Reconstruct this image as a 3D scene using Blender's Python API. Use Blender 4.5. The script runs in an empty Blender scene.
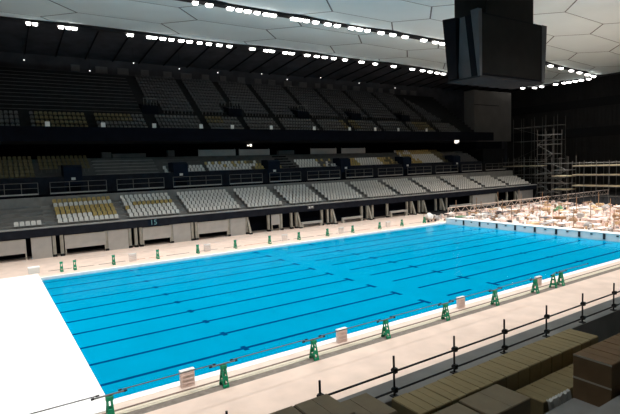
import bpy, math, random
from mathutils import Vector, Matrix
random.seed(7)
S = bpy.context.scene
COL = S.collection
PI = math.pi

# ------------------------------------------------------------------ materials
def mat(name, col, rough=.7, var=.0, scale=3.0, metal=0.0, spec=.3, bump=0.0):
    m = bpy.data.materials.new(name); m.use_nodes = True
    nt = m.node_tree; b = nt.nodes['Principled BSDF']
    b.inputs['Roughness'].default_value = rough
    b.inputs['Metallic'].default_value = metal
    b.inputs['Specular IOR Level'].default_value = spec
    b.inputs['Base Color'].default_value = (*col, 1)
    if var or bump:
        tc = nt.nodes.new('ShaderNodeTexCoord'); nz = nt.nodes.new('ShaderNodeTexNoise')
        nz.inputs['Scale'].default_value = scale; nz.inputs['Detail'].default_value = 5
        nt.links.new(tc.outputs['Object'], nz.inputs['Vector'])
        if var:
            rp = nt.nodes.new('ShaderNodeValToRGB')
            rp.color_ramp.elements[0].position = .3; rp.color_ramp.elements[1].position = .7
            rp.color_ramp.elements[0].color = (*[max(0, c*(1-var)) for c in col], 1)
            rp.color_ramp.elements[1].color = (*[min(1, c*(1+var)) for c in col], 1)
            nt.links.new(nz.outputs['Fac'], rp.inputs['Fac'])
            nt.links.new(rp.outputs['Color'], b.inputs['Base Color'])
        if bump:
            bp = nt.nodes.new('ShaderNodeBump'); bp.inputs['Strength'].default_value = bump
            nt.links.new(nz.outputs['Fac'], bp.inputs['Height'])
            nt.links.new(bp.outputs['Normal'], b.inputs['Normal'])
    return m

def emit(name, col, st):
    m = bpy.data.materials.new(name); m.use_nodes = True
    nt = m.node_tree; nt.nodes.clear()
    o = nt.nodes.new('ShaderNodeOutputMaterial'); e = nt.nodes.new('ShaderNodeEmission')
    e.inputs['Color'].default_value = (*col, 1); e.inputs['Strength'].default_value = st
    nt.links.new(e.outputs[0], o.inputs[0]); return m

def water_mat():
    m = bpy.data.materials.new('clear_pool_water'); m.use_nodes = True
    nt = m.node_tree; nt.nodes.clear(); N = nt.nodes.new; L = nt.links.new
    o = N('ShaderNodeOutputMaterial'); mx = N('ShaderNodeMixShader')
    tr = N('ShaderNodeBsdfTransparent'); tr.inputs['Color'].default_value = (.86, .97, 1, 1)
    gl = N('ShaderNodeBsdfGlossy'); gl.inputs['Roughness'].default_value = .06
    gl.inputs['Color'].default_value = (1, 1, 1, 1)
    fr = N('ShaderNodeFresnel'); fr.inputs['IOR'].default_value = 1.045
    tc = N('ShaderNodeTexCoord'); mp = N('ShaderNodeMapping'); mp.inputs['Scale'].default_value = (1, 1, 1)
    nz = N('ShaderNodeTexNoise'); nz.inputs['Scale'].default_value = 1.6; nz.inputs['Detail'].default_value = 3
    bp = N('ShaderNodeBump'); bp.inputs['Strength'].default_value = .12; bp.inputs['Distance'].default_value = .2
    L(tc.outputs['Object'], mp.inputs[0]); L(mp.outputs[0], nz.inputs['Vector']); L(nz.outputs['Fac'], bp.inputs['Height'])
    L(bp.outputs[0], gl.inputs['Normal'])
    L(fr.outputs[0], mx.inputs[0]); L(tr.outputs[0], mx.inputs[1]); L(gl.outputs[0], mx.inputs[2])
    L(mx.outputs[0], o.inputs[0]); return m

M = dict(
    deck=mat('pink_concrete', (.70, .55, .465), .8, .08, .9),
    pale=mat('pale_stone', (.70, .57, .49), .7, .06, 2),
    cream=mat('cream_tile', (.66, .585, .46), .6, .06, 4),
    coping=mat('white_coping', (.86, .86, .84), .5, .04, 3),
    slot=mat('gutter_slot', (.16, .11, .09), .9, .3, 6),
    stripe=mat('grey_brown_stripe', (.20, .17, .145), .9, .2, 5),
    white=mat('white_sheet', (.9, .9, .89), .6, .02, .6),
    poolblue=mat('pool_floor_blue', (.0, .265, .43), .8, .04, .5, spec=0),
    line=mat('lane_line_navy', (.0, .055, .16), .8, .1, 2, spec=0),
    black=mat('black_rubber', (.02, .022, .03), .6),
    navy=mat('navy_panel', (.013, .015, .022), .7, .25, 1.5, spec=.08),
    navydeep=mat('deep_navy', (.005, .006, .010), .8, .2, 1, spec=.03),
    navydoor=mat('navy_portal', (.006, .011, .022), .7, .2, 1, spec=.08),
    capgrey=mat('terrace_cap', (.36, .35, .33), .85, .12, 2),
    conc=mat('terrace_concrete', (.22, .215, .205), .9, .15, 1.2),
    concmid=mat('middle_concrete_shaded', (.11, .108, .105), .9, .15, 1.2),  # terrace concrete darkened, the middle tier's dim light put into the colour
    concdark=mat('shaded_concrete', (.017, .017, .018), .9, .2, 1.0, spec=.1),  # near-black copy of the concrete, shade painted into the colour
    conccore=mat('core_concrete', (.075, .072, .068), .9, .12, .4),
    column=mat('column_concrete', (.37, .35, .30), .9, .15, 1.5),
    hoard=mat('grey_hoarding', (.42, .40, .375), .8, .08, 1.2),
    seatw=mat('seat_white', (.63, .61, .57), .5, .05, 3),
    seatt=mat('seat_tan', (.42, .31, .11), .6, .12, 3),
    seatd=mat('seat_shade_dark', (.060, .060, .063), .6, .15, 2),  # upper tier seats, weak light up there put into the colour
    seatm=mat('seat_shade_grey', (.095, .094, .092), .6, .15, 2),  # grey seats darkened by hand for the poorly lit tiers
    seato=mat('seat_tan_shaded', (.12, .095, .042), .6, .15, 2),  # tan seat colour darkened to stand for shade in the higher tiers
    steel=mat('galvanised_steel', (.12, .118, .112), .45, .1, 5, metal=.1),
    rail=mat('black_pipe', (.018, .017, .018), .5, .2, 8, metal=.3),
    railgrey=mat('grey_pipe', (.15, .148, .14), .5, .1, 5),
    green=mat('green_paint', (.0, .27, .13), .5, .1, 6),
    pipe=mat('dark_pipe', (.10, .10, .10), .5, .2, 6),
    orange=mat('rust_orange', (.45, .16, .07), .6, .2, 6),
    pinkw=mat('whitish_board', (.84, .76, .72), .7, .06, 7), pink=mat('pale_pink_board', (.82, .64, .58), .7, .12, 7),
    card=mat('cardboard', (.25, .195, .10), .85, .10, 3),
    cardg=mat('greyish_cardboard', (.175, .14, .09), .85, .10, 3),
    cardd=mat('dark_cardboard', (.17, .105, .055), .85, .12, 3),
    tape=mat('pale_tape', (.45, .40, .33), .4),
    plastic=mat('clear_dust_sheet', (.50, .50, .48), .35, .15, 5, bump=.4),
    screen=mat('dark_screen', (.012, .011, .010), .6, .15, .8, spec=.06),
    casing=mat('grey_casing', (.085, .085, .088), .6, .12, .8, spec=.08), tray=mat('tray', (.025, .025, .026), .7, .1, .8, spec=.05),
    casedark=mat('dark_casing', (.007, .007, .009), .7, .15, .8, spec=.05),
    track=mat('dark_track', (.015, .015, .018), .7),
    ceil=mat('white_membrane', (.84, .95, .94), .8, .03, .15),
    seam=mat('grey_seam', (.16, .19, .19), .8),
    outer=mat('charcoal_soffit', (.055, .055, .062), .9, .3, .5),
    wall=mat('charcoal_metal', (.028, .027, .026), .8, .15, .4),
    wallband=mat('black_band', (.012, .012, .013), .8),
    grille=mat('grey_panel', (.13, .13, .13), .8, .1, 2),
    sign=mat('white_sign', (.75, .75, .72), .5),
    cyan=mat('pale_cyan_lettering', (.16, .36, .40), .5),
    deckwood=mat('scaffold_board', (.42, .36, .24), .8, .15, 2),
    lens=emit('lit_floodlight', (1, .97, .92), 9.0),
    worklens=emit('lit_worklight', (1, .93, .8), 2.2),
    dot=emit('lit_small_lamp', (1, .98, .95), 1.6),
    c_white=mat('clutter_white', (.80, .77, .74), .7, .06, 4), c_pink=mat('clutter_pink', (.78, .60, .54), .7, .12, 3),
    c_tan=mat('clutter_tan', (.56, .38, .22), .8, .15, 3), c_brown=mat('clutter_brown', (.28, .17, .10), .8, .2, 3),
    c_grey=mat('clutter_grey', (.33, .31, .30), .8, .2, 3), c_green=mat('clutter_green', (.12, .25, .13), .7, .2, 3),
    c_dark=mat('clutter_dark', (.05, .05, .06), .7, .2, 3),
    floor2=mat('platform_boards', (.74, .60, .52), .8, .28, .35),
)
M['water'] = water_mat()

# ------------------------------------------------------------------ mesh builder
class MB:
    def __init__(s): s.v = []; s.f = []; s.mi = []; s.m = []
    def slot(s, m):
        if m not in s.m: s.m.append(m)
        return s.m.index(m)
    def add(s, vs, fs, m):
        o = len(s.v); k = s.slot(m); s.v += [tuple(v) for v in vs]
        for f in fs: s.f.append(tuple(i+o for i in f)); s.mi.append(k)
    def box(s, x0, x1, y0, y1, z0, z1, m):
        s.hexa([(x0,y0,z0),(x1,y0,z0),(x1,y1,z0),(x0,y1,z0),(x0,y0,z1),(x1,y0,z1),(x1,y1,z1),(x0,y1,z1)], m)
    def hexa(s, v, m):
        s.add(v, [(0,3,2,1),(4,5,6,7),(0,1,5,4),(1,2,6,5),(2,3,7,6),(3,0,4,7)], m)
    def bevbox(s, x0, x1, y0, y1, z0, z1, m, b=.015):
        # box with chamfered vertical and top edges
        def ring(i, z): return [(x0+i,y0,z),(x1-i,y0,z),(x1,y0+i,z),(x1,y1-i,z),(x1-i,y1,z),(x0+i,y1,z),(x0,y1-i,z),(x0,y0+i,z)]
        r0 = ring(b, z0); r1 = ring(b, z1-b)
        r2 = [(min(max(x, x0+b), x1-b), min(max(y, y0+b), y1-b), z1) for x, y, _ in ring(b, z1)]
        vs = r0+r1+r2; fs = [tuple(range(7, -1, -1)), tuple(range(16, 24))]
        for k in range(2):
            for i in range(8): j = (i+1) % 8; fs.append((k*8+i, k*8+j, k*8+8+j, k*8+8+i))
        s.add(vs, fs, m)
    def prism(s, poly, axis, a, b, m):
        # extrude polygon [(p,q)] along an axis from a to b
        def P(p, q, t): return {'x': (t,p,q), 'y': (p,t,q), 'z': (p,q,t)}[axis]
        n = len(poly); vs = [P(p,q,a) for p,q in poly]+[P(p,q,b) for p,q in poly]
        fs = [tuple(range(n-1,-1,-1)), tuple(range(n, 2*n))]+[(i,(i+1)%n,n+(i+1)%n,n+i) for i in range(n)]
        s.add(vs, fs, m)
    def bar(s, p, q, r, m, n=6, r2=None):
        p = Vector(p); q = Vector(q); d = (q-p).normalized()
        u = d.cross(Vector((0,0,1))) if abs(d.z) < .95 else d.cross(Vector((1,0,0)))
        u.normalize(); w = d.cross(u); r2 = r2 or r
        vs = []
        for c, rr in ((p, r), (q, r2)):
            for i in range(n):
                a = 2*PI*i/n; vs.append(c+u*(math.cos(a)*rr)+w*(math.sin(a)*rr))
        s.add(vs, [tuple(range(n-1,-1,-1)), tuple(range(n,2*n))]+[(i,(i+1)%n,n+(i+1)%n,n+i) for i in range(n)], m)
    def beam(s, p, q, w, h, m):
        p = Vector(p); q = Vector(q); d = (q-p).normalized()
        u = d.cross(Vector((0,0,1))) if abs(d.z) < .95 else Vector((1,0,0))
        u.normalize(); t = u.cross(d)
        vs = []
        for c in (p, q):
            for a, b in ((-1,-1),(1,-1),(1,1),(-1,1)): vs.append(c+u*(a*w/2)+t*(b*h/2))
        s.hexa(vs, m)
    def build(s, name, parent=None, loc=None, smooth=False):
        me = bpy.data.meshes.new(name); me.from_pydata(s.v, [], s.f)
        for m in s.m: me.materials.append(m)
        me.polygons.foreach_set('material_index', s.mi)
        me.validate(); me.update()
        o = bpy.data.objects.new(name, me); COL.objects.link(o)
        import bmesh
        bm = bmesh.new(); bm.from_mesh(me); bmesh.ops.recalc_face_normals(bm, faces=bm.faces); bm.to_mesh(me); bm.free()
        if smooth:
            for p in me.polygons: p.use_smooth = True
        if parent: o.parent = parent
        if loc: o.location = loc
        return o

def tag(o, label=None, cat=None, group=None, kind=None):
    if label: o['label'] = label
    if cat: o['category'] = cat
    if group: o['group'] = group
    if kind: o['kind'] = kind
    return o
def thing(name, loc, label, cat, group=None, rz=0):
    o = bpy.data.objects.new(name, None); COL.objects.link(o); o.location = loc; o.rotation_euler.z = rz
    return tag(o, label, cat, group)
def struct(name, mb, label=None):
    o = mb.build(name); o['kind'] = 'structure'
    if label: o['label'] = label
    return o
def copy_tree(o, parent=None):
    c = o.copy(); COL.objects.link(c)
    if parent: c.parent = parent
    for ch in list(o.children): copy_tree(ch, c)
    return c
ORD = ['first','second','third','fourth','fifth','sixth','seventh','eighth','ninth','tenth','eleventh','twelfth','thirteenth','fourteenth','fifteenth','sixteenth','seventeenth','eighteenth','nineteenth']
TENS = {20:'twentieth',30:'thirtieth',40:'fortieth'}
def ordn(i):
    if i < 19: return ORD[i]
    n = i+1; t = n//10*10
    return TENS[t] if n == t else {20:'twenty',30:'thirty',40:'forty'}[t]+'-'+ORD[n-t-1]

# ------------------------------------------------------------------ camera
cam = bpy.data.cameras.new('camera'); co = bpy.data.objects.new('camera', cam); COL.objects.link(co)
Rx = Vector((.83468009,-.54967478,-.03415813)); Up = Vector((.07606583,.05363313,.99565932)); Fw = Vector((.54545681,.83365528,-.08657797))
mm = Matrix(((Rx.x,Up.x,-Fw.x,-1.24555809),(Rx.y,Up.y,-Fw.y,-19.15123376),(Rx.z,Up.z,-Fw.z,8.54940541),(0,0,0,1)))
co.matrix_world = mm
cam.sensor_fit = 'HORIZONTAL'; cam.sensor_width = 36; cam.lens = 481.311772/620*36; cam.clip_end = 600; cam.clip_start = .1
S.camera = co

# ------------------------------------------------------------------ floor and pool
XL, XR, YN, YF = 1.25, 50.13, -.55, 25.46
ZD = .10                                   # deck level; water lies at zero
X0, X1 = -22.0, 119.0
b = MB()
b.box(X0, X1, -11.8, -2.32, -.3, ZD, M['deck'])
b.box(X0, 56, 26.62, 38, -.3, ZD, M['deck']); b.box(56, X1, 31.2, 62.6, -.3, ZD-.01, M['concdark']); b.box(56, X1, 26.62, 31.2, -.3, ZD, M['floor2'])  # floor behind the lattice beam is coloured dark to stand for shadow
b.box(X0, XL, -2.32, 26.62, -.3, ZD-.012, M['deck'])
b.box(51.2, X1, -2.32, 26.62, -.3, ZD, M['floor2'])
b.box(84, X1, -2.32, 31.2, ZD-.02, ZD+.01, M['concdark'])  # dark sheet over the far platform end, painted shade
struct('floor', b)
b = MB(); b.box(XL, 51.2, -.98, YN, -.3, ZD+.012, M['coping']); struct('trim_1', b, 'white coping along the near pool edge')
b = MB(); b.box(XL, 51.2, -1.42, -.98, -.3, ZD, M['pale']); struct('trim_2', b)
b = MB(); b.box(XL, 51.2, -1.56, -1.42, -.3, ZD-.004, M['slot']); struct('trim_3', b, 'dark gutter slot in the near poolside')
b = MB()
for k in range(2): b.box(X0 if k else XL, 51.2, -1.56-.18*(k+1)+.03, -1.56-.18*k, -.3, ZD+.004*k, M['cream'])
b.box(XL, 51.2, -1.92, -1.56, -.3, ZD-.01, M['stripe'])
struct('trim_4', b, 'cream tiled strip along the near poolside')
b = MB(); b.box(X0, 51.2, -2.32, -1.92, -.3, ZD-.005, M['stripe']); struct('trim_5', b, 'grey brown strip along the near poolside')
b = MB(); b.box(XL, 51.2, YF, YF+.34, -.3, ZD+.012, M['coping']); struct('trim_6', b, 'white coping along the far pool edge')
b = MB(); b.box(XL, 51.2, YF+.34, 26.62, -.3, ZD, M['pale']); struct('trim_7', b)
b = MB()
x = 2.2
while x < 50:                              # broken drain slots on the far side
    l = random.uniform(1.2, 3.2); b.box(x, min(x+l, 50.5), 28.1, 28.32, ZD-.02, ZD+.004, random.choice((M['slot'], M['orange'], M['slot']))); x += l+random.uniform(.3, 1.0)
struct('trim_8', b, 'broken dark drain line along the far poolside')

# white cover over the left end
b = MB(); b.prism([(X0, -1.35), (1.70, -1.35), (1.34, 27.3), (X0, 27.3)], 'z', ZD-.012, ZD+.05, M['white'])
tag(b.build('deck_cover'), 'wide bright white sheet deck covering the floor at the left pool end', 'deck cover')
# end bulkhead
bk = thing('end_bulkhead', (50.65, 12.5, 0), 'white end wall closing the pool before the cluttered platform', 'pool wall')
b = MB(); b.box(-.52, .5, -13.1, 13.0, -.3, .62, M['white']); b.box(-.56, .6, -13.1, 13.0, .62, .70, M['coping']); b.build('wall_body', bk)
for i in range(10):
    y = 22.5-2.5*i
    if i < 9:
        c = MB(); c.box(-.60, -.52, y-12.5-.11, y-12.5+.11, .02, .60, M['black']); tag(c.build('lane_rope_slot', bk), 'tall black vertical marker')
    c = MB(); c.bevbox(-.60, -.52, y+1.25-12.5-.11, y+1.25-12.5+.11, .40, .52, M['navy'], .02); tag(c.build('lane_plate', bk), 'small dark plate')

# pool basin with painted lines
b = MB()
b.box(XL-.3, XR+.3, YN-.3, YF+.3, -.42, -.12, M['poolblue'])
pb = struct('pool_basin', b, 'blue pool floor')
SP = 1+.12/8.55
def lx(x): return -1.25+(x+1.25)*SP
def lyy(y): return -19.15+(y+19.15)*SP
for k in range(10):
    y = lyy(1.25+2.5*k); w = .115
    c = MB(); z0, z1 = -.12, -.116
    c.box(XL+.05, lx(20.4), y-w, y+w, z0, z1, M['line']); c.box(lx(20.1), lx(20.4), y-.5, y+.5, z0, z1+.0005, M['line'])
    c.box(lx(8.0), lx(8.25), y-.3, y+.3, z0, z1+.0005, M['line'])
    tag(c.build('lane_line', pb), 'navy lane line on the left half of the pool floor')
    c = MB()
    c.box(lx(22.3), lx(24.6 if k == 0 else 48.2), y-w, y+w, z0, z1, M['line'])
    if k == 0: c.box(lx(26.9), lx(48.2), y-w, y+w, z0, z1, M['line'])
    c.box(lx(26.75), lx(27.05), y-.5, y+.5, z0, z1+.0005, M['line']); c.box(lx(47.9), lx(48.2), y-.5, y+.5, z0, z1+.0005, M['line'])
    c.box(lx(38), lx(38.25), y-.3, y+.3, z0, z1+.0005, M['line'])
    tag(c.build('lane_line', pb), 'navy lane line on the right half of the pool floor')
b = MB(); b.add([(XL,YN,0),(XR,YN,0),(XR,YF,0),(XL,YF,0)], [(0,1,2,3)], M['water'])
tag(b.build('pool_water'), 'still clear blue water filling the swimming pool', 'water', kind='stuff')

# ------------------------------------------------------------------ far lower stand
FY = 36.0
LR = 6                                                     # seat rows
def row_y(k): return 36.75+.82*k
def row_z(k): return 3.05+.37*k
XE = 88.9
b = MB()
poly = [(FY, 2.55), (FY, 3.15), (36.6, 3.15), (36.6, row_z(0))]
for k in range(LR):
    poly += [(row_y(k)+.55, row_z(k))]
    if k < LR-1: poly += [(row_y(k)+.55, row_z(k+1))]
poly += [(row_y(5)+.55, 6.02), (42.1, 6.02), (42.1, 5.7), (45.6, 5.7), (45.6, 5.4), (42.0, 5.4), (36.6, 2.4)]
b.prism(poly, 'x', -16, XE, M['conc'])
struct('lower_stand', b, 'concrete terraces of the far lower stand')
b = MB(); b.box(-16, XE, FY-.03, 36.62, 3.10, 3.22, M['capgrey']); struct('trim_9', b, 'pale cap along the front of the far lower stand')
b = MB(); b.prism([(FY-.10, 2.28), (FY-.10, 3.10), (FY+.02, 3.10), (FY+.02, 2.28)], 'x', -16, XE, M['navy'])
struct('trim_10', b, 'dark navy fascia under the far lower stand')
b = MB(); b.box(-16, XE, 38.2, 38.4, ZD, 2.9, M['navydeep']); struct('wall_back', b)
b = MB(); b.box(-16, XE, 42.06, 42.2, 6.02, 6.28, M['navydeep']); struct('trim_11', b, 'dark kerb at the back of the lower stand')
# end of the stand
b = MB(); b.prism([(FY, 2.55), (FY, 3.1), (45.6, 6.0), (45.6, ZD), (FY+1, ZD)], 'x', XE, XE+.3, M['concdark']); struct('trim_12', b)

AISR = [3.95, 11.1, 17.95, 25.76, 32.0, 38.5, 45.84, 52.65, 59.48, 66.6, 73.86, 81.0, 88.5]   # left ends of the blocks
# aisle stairs
for i, xr in enumerate(AISR[:-1]):
    c = MB()
    for k in range(LR):
        z = row_z(k); y = row_y(k)
        c.box(xr-1.05, xr-.12, y-.27, y+.0, z, z+.16, M['conc'])
        c.box(xr-1.05, xr-.12, y+.30, y+.55, z, z+.20, M['conc'])
    c.build('trim_%d' % (20+i)); bpy.data.objects['trim_%d' % (20+i)]['kind'] = 'structure'

# seats ----------------------------------------------------------------------
def seat_geo(m):
    c = MB()
    pts = [(-.18, .44), (-.205, .60), (-.18, .80), (-.12, .84), (.12, .84), (.18, .80), (.205, .60), (.18, .44)]
    n = len(pts); vs = []
    for t in (0, .05):
        for x, z in pts: vs.append((x, .14+(z-.44)*.24+t, z))
    c.add(vs, [tuple(range(n-1,-1,-1)), tuple(range(n, 2*n))]+[(i,(i+1)%n,n+(i+1)%n,n+i) for i in range(n)], m)
    c.hexa([(-.21,-.24,.42),(.21,-.24,.42),(.21,.17,.38),(-.21,.17,.38),(-.21,-.24,.47),(.21,-.24,.47),(.21,.17,.43),(-.21,.17,.43)], m)
    c.box(-.04, .04, -.04, .1, 0, .39, M['railgrey'])
    return c
PROTO = {k: seat_geo(M[k]) for k in ('seatw', 'seatt', 'seatd', 'seatm', 'seato')}
MESH = {}
for k in ('seatw', 'seatt'):
    o = PROTO[k].build('stadium_seat'); MESH[k] = o.data; bpy.data.objects.remove(o)
stuff = MB()
def stuff_seat(x, y, z, k):
    p = PROTO[k]; off = len(stuff.v); sl = [stuff.slot(mm_) for mm_ in p.m]
    stuff.v += [(a+x, b_+y, c_+z) for a, b_, c_ in p.v]
    stuff.f += [tuple(i+off for i in f) for f in p.f]; stuff.mi += [sl[i] for i in p.mi]
BN = ['leftmost full lower block', 'second full lower block', 'third full lower block', 'fourth full lower block']
ROWN = ['front', 'second', 'third', 'fourth', 'fifth', 'back']
def lower_colour(bi, k, i, n):
    if bi == 0: return 'seatt' if k in (2, 3, 5) or (k == 1 and i > n*.52) else 'seatw'
    if bi == 1: return 'seatt' if (k == 3 and i > 1) or (k == 2 and i < 1) else 'seatw'
    return 'seatw'
for bi in range(len(AISR)-1):
    xa, xb = AISR[bi]+.06, AISR[bi+1]-1.0
    n = int((xb-xa)/.5); st = (xb-xa)/n
    for k in range(LR):
        for i in range(n):
            x = xa+st*(i+.5); y, z = row_y(k), row_z(k)
            if bi >= 10 and k > 5-(bi-9): continue
            col = lower_colour(bi, k, i, n)
            if bi < 4:
                o = bpy.data.objects.new('stadium_seat', MESH[col]); COL.objects.link(o); o.location = (x, y, z)
                tag(o, '%s seat, %s row of the %s, %s from left aisle' % ({'seatw': 'white', 'seatt': 'tan'}[col], ROWN[k], BN[bi], ordn(i)), 'seat', 'seats of the far lower stand')
            else:
                stuff_seat(x, y, z, col)
for i in range(5):
    o = bpy.data.objects.new('stadium_seat', MESH['seatw']); COL.objects.link(o); o.location = (.35+.5*i, row_y(0), row_z(0))
    tag(o, 'white seat left of the tan seats, front row of bare treads, %s from the left' % ORD[i], 'seat', 'seats of the far lower stand')

# under the stand: hoarding panels, columns, benches --------------------------
def rnd(a): return random.uniform(-a, a)
nb = 0
def panel(x0, x1, z0, z1, label, legs=False):
    t = thing('hoarding_panel', ((x0+x1)/2, FY+.05, ZD), label, 'panel', 'grey hoarding panels under the far stand'); w = (x1-x0)/2
    c = MB(); c.bevbox(-w, w, -.05, .05, z0-ZD, z1-ZD, M['hoard'], .012); c.build('board', t)
    c = MB(); c.box(-w, w, -.075, -.045, z1-ZD-.10, z1-ZD, M['column']); c.build('top_rail', t)
    if legs:
        for sx in (-w+.06, w-.06):
            c = MB(); c.box(sx-.06, sx+.06, -.07, .07, 0, z0-ZD+.02, M['column']); c.build('leg', t)
def column(x, lean, label):
    t = thing('concrete_column', (x, FY+.25, ZD), label, 'column', 'concrete columns under the far stand')
    c = MB(); c.bevbox(-.16, .16, -.16, .16, 0, 2.4, M['column'], .03); c.build('shaft', t)
    c = MB(); c.bevbox(-.20, .20, -.34, .16, 0, .22, M['concdark'], .03); c.build('foot', t)
    if lean:
        c = MB(); c.hexa([(.18,-.75,0),(.44,-.75,0),(.44,-.40,0),(.18,-.40,0),(.0,-.10,2.4),(.22,-.10,2.4),(.22,.2,2.4),(.0,.2,2.4)], M['column']); c.build('raker', t)
        c = MB(); c.box(.1, .5, -.82, -.35, 0, .15, M['concdark']); c.build('raker_foot', t)
def bench(x0, x1, z, label):
    t = thing('barrier_bench', ((x0+x1)/2, FY-.1, ZD), label, 'bench', 'low concrete benches under the far stand'); w = (x1-x0)/2
    c = MB(); c.bevbox(-w, w, -.18, .18, z-.30, z, M['hoard'], .03); c.build('beam', t)
    for sx in (-w+.14, w-.14):
        c = MB(); c.hexa([(sx-.2,-.2,0),(sx+.2,-.2,0),(sx+.2,.2,0),(sx-.2,.2,0),(sx-.12,-.15,z-.3),(sx+.12,-.15,z-.3),(sx+.12,.15,z-.3),(sx-.12,.15,z-.3)], M['column']); c.build('leg', t)
for i, (a, c_) in enumerate([(-5.7, -3.7), (1.44, 3.26), (8.65, 10.75), (15.75, 17.85), (22.9, 25.0)]):
    panel(a, c_, ZD, 2.26, 'full height grey hoarding panel under the far stand, %s from the left' % ORD[i])
for i, (a, c_) in enumerate([(-2.9, 1.0), (4.45, 8.4), (12.3, 15.5), (18.7, 22.6)]):
    panel(a, c_, .78, 2.2, 'long raised grey hoarding panel with a dark gap below, %s from the left' % ORD[i], True)
for i, (a, c_, z) in enumerate([(28.75, 30.0, .9), (69.2, 75.5, .3), (82.5, 87.5, .3)]):
    panel(a, c_, z if z > .5 else ZD, 2.25, ['short raised grey panel on legs between two dark openings', 'wide grey panel beneath the stand behind the cluttered platform', 'last grey panel at the right end under the stand'][i], z > .5)
cols = [(3.5,0),(4.2,0),(8.5,0),(10.95,0),(11.6,0),(12.15,0),(15.6,0),(18.1,0),(18.6,0),(22.75,0),(25.2,1),(28.4,0),(30.3,0),(31.9,0),(32.7,1),(36.9,0),(37.9,0),(38.6,1),(44.1,0),(45.2,1),(46.2,0),(49.2,0),(53.4,0),(54.3,1),(56.1,0),(56.9,1),(60.0,0),(61.2,1),(62.6,0),(68.9,0),(75.8,1),(79.4,0),(81.9,1)]
for i, (x, l) in enumerate(cols):
    column(x, l, '%s concrete column%s under the far stand, %s from the left' % ('pale', ' with a slanting raker leg' if l else '', ordn(i)))
for i, (a, c_, z) in enumerate([(11.75, 12.05, .9), (33.25, 36.6, .75), (40.2, 43.9, .75), (49.5, 53.0, .95), (63.2, 68.6, .8), (76.55, 79.0, .6)]):
    if i == 0: continue
    bench(a, c_, z, 'low concrete bench under the far stand, %s from the left' % ORD[i-1])

# section number sign on the fascia
t = thing('section_sign', (13.55, FY-.11, 2.70), 'pale cyan section number 15 on the dark navy fascia', 'sign')
c = MB(); c.box(-.62, .62, -.02, .02, -.38, .38, M['navydoor']); c.build('plate', t)
cu = bpy.data.curves.new('lettering', 'FONT'); cu.body = '15'; cu.size = .8; cu.align_x = 'CENTER'; cu.align_y = 'CENTER'; cu.extrude = .01; cu.materials.append(M['cyan'])
fo = bpy.data.objects.new('lettering', cu); COL.objects.link(fo); fo.parent = t; fo.location = (0, -.035, 0); fo.rotation_euler = (PI/2, 0, 0)
bpy.context.view_layer.update()
me = bpy.data.meshes.new_from_object(fo); bpy.data.objects.remove(fo); bpy.data.curves.remove(cu)
fo = bpy.data.objects.new('lettering', me); COL.objects.link(fo); fo.parent = t; fo.location = (0, -.035, 0); fo.rotation_euler = (PI/2, 0, 0)
t = thing('section_sign', (34.9, FY-.11, 2.78), 'small pale plate on the fascia below the fifth seating block', 'sign')
c = MB(); c.bevbox(-.5, .5, -.03, .03, -.2, .2, M['grille'], .01); c.build('plate', t)
c = MB(); c.box(-.34, -.12, -.045, -.03, -.12, .12, M['sign']); c.box(.05, .34, -.045, -.03, -.02, .12, M['sign']); c.build('marking', t)

# ------------------------------------------------------------------ concourse and middle tier
MY, MZ = 45.5, 7.85
b = MB()
poly = [(45.0, 5.7), (45.0, 8.15), (45.15, 8.15), (45.15, MZ)]
for j in range(6):
    poly += [(MY+.75*(j)+.5, MZ+.43*j)]
    poly += [(MY+.75*j+.5, MZ+.43*(j+1))]
poly += [(56, MZ+2.58), (56, 5.7)]
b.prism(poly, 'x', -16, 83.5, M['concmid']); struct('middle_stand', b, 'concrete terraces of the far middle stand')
b = MB(); b.box(-16, 83.5, 44.9, 45.0, 5.75, 8.2, M['navy']); struct('trim_13', b, 'dark navy front of the middle stand')
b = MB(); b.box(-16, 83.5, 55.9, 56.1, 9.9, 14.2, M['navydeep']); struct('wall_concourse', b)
PORT = [6.8, 19.95, 34.3, 47.85, 62.0, 75.5]
# seats of the middle tier
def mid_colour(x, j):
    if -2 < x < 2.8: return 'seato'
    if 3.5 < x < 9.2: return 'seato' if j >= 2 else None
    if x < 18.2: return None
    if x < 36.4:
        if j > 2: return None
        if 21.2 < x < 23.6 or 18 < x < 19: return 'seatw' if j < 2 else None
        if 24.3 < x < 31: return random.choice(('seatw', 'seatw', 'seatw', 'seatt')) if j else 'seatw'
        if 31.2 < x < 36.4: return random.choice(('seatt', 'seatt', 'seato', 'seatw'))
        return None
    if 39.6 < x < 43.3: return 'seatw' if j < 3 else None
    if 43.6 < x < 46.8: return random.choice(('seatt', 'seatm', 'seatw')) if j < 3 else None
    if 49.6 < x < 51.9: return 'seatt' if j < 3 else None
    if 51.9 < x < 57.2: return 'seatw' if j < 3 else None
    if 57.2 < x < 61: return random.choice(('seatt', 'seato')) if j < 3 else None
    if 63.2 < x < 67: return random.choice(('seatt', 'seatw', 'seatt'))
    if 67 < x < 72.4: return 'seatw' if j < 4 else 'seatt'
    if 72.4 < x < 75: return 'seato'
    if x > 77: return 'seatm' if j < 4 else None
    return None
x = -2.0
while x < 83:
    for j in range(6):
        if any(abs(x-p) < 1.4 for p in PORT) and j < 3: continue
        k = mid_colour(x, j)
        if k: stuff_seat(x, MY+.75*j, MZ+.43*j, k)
    x += .52
# steps in the middle tier
c = MB()
for xs in (2.0, 9.7, 17.6, 36.7, 38.0):
    for j in range(6): c.box(xs, xs+1.1, MY+.75*j-.0, MY+.75*j+.3, MZ+.43*j, MZ+.43*j+.21, M['concdark' if xs > 30 else 'concmid'])
struct('trim_14', c, 'aisle steps in the middle stand')
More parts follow.
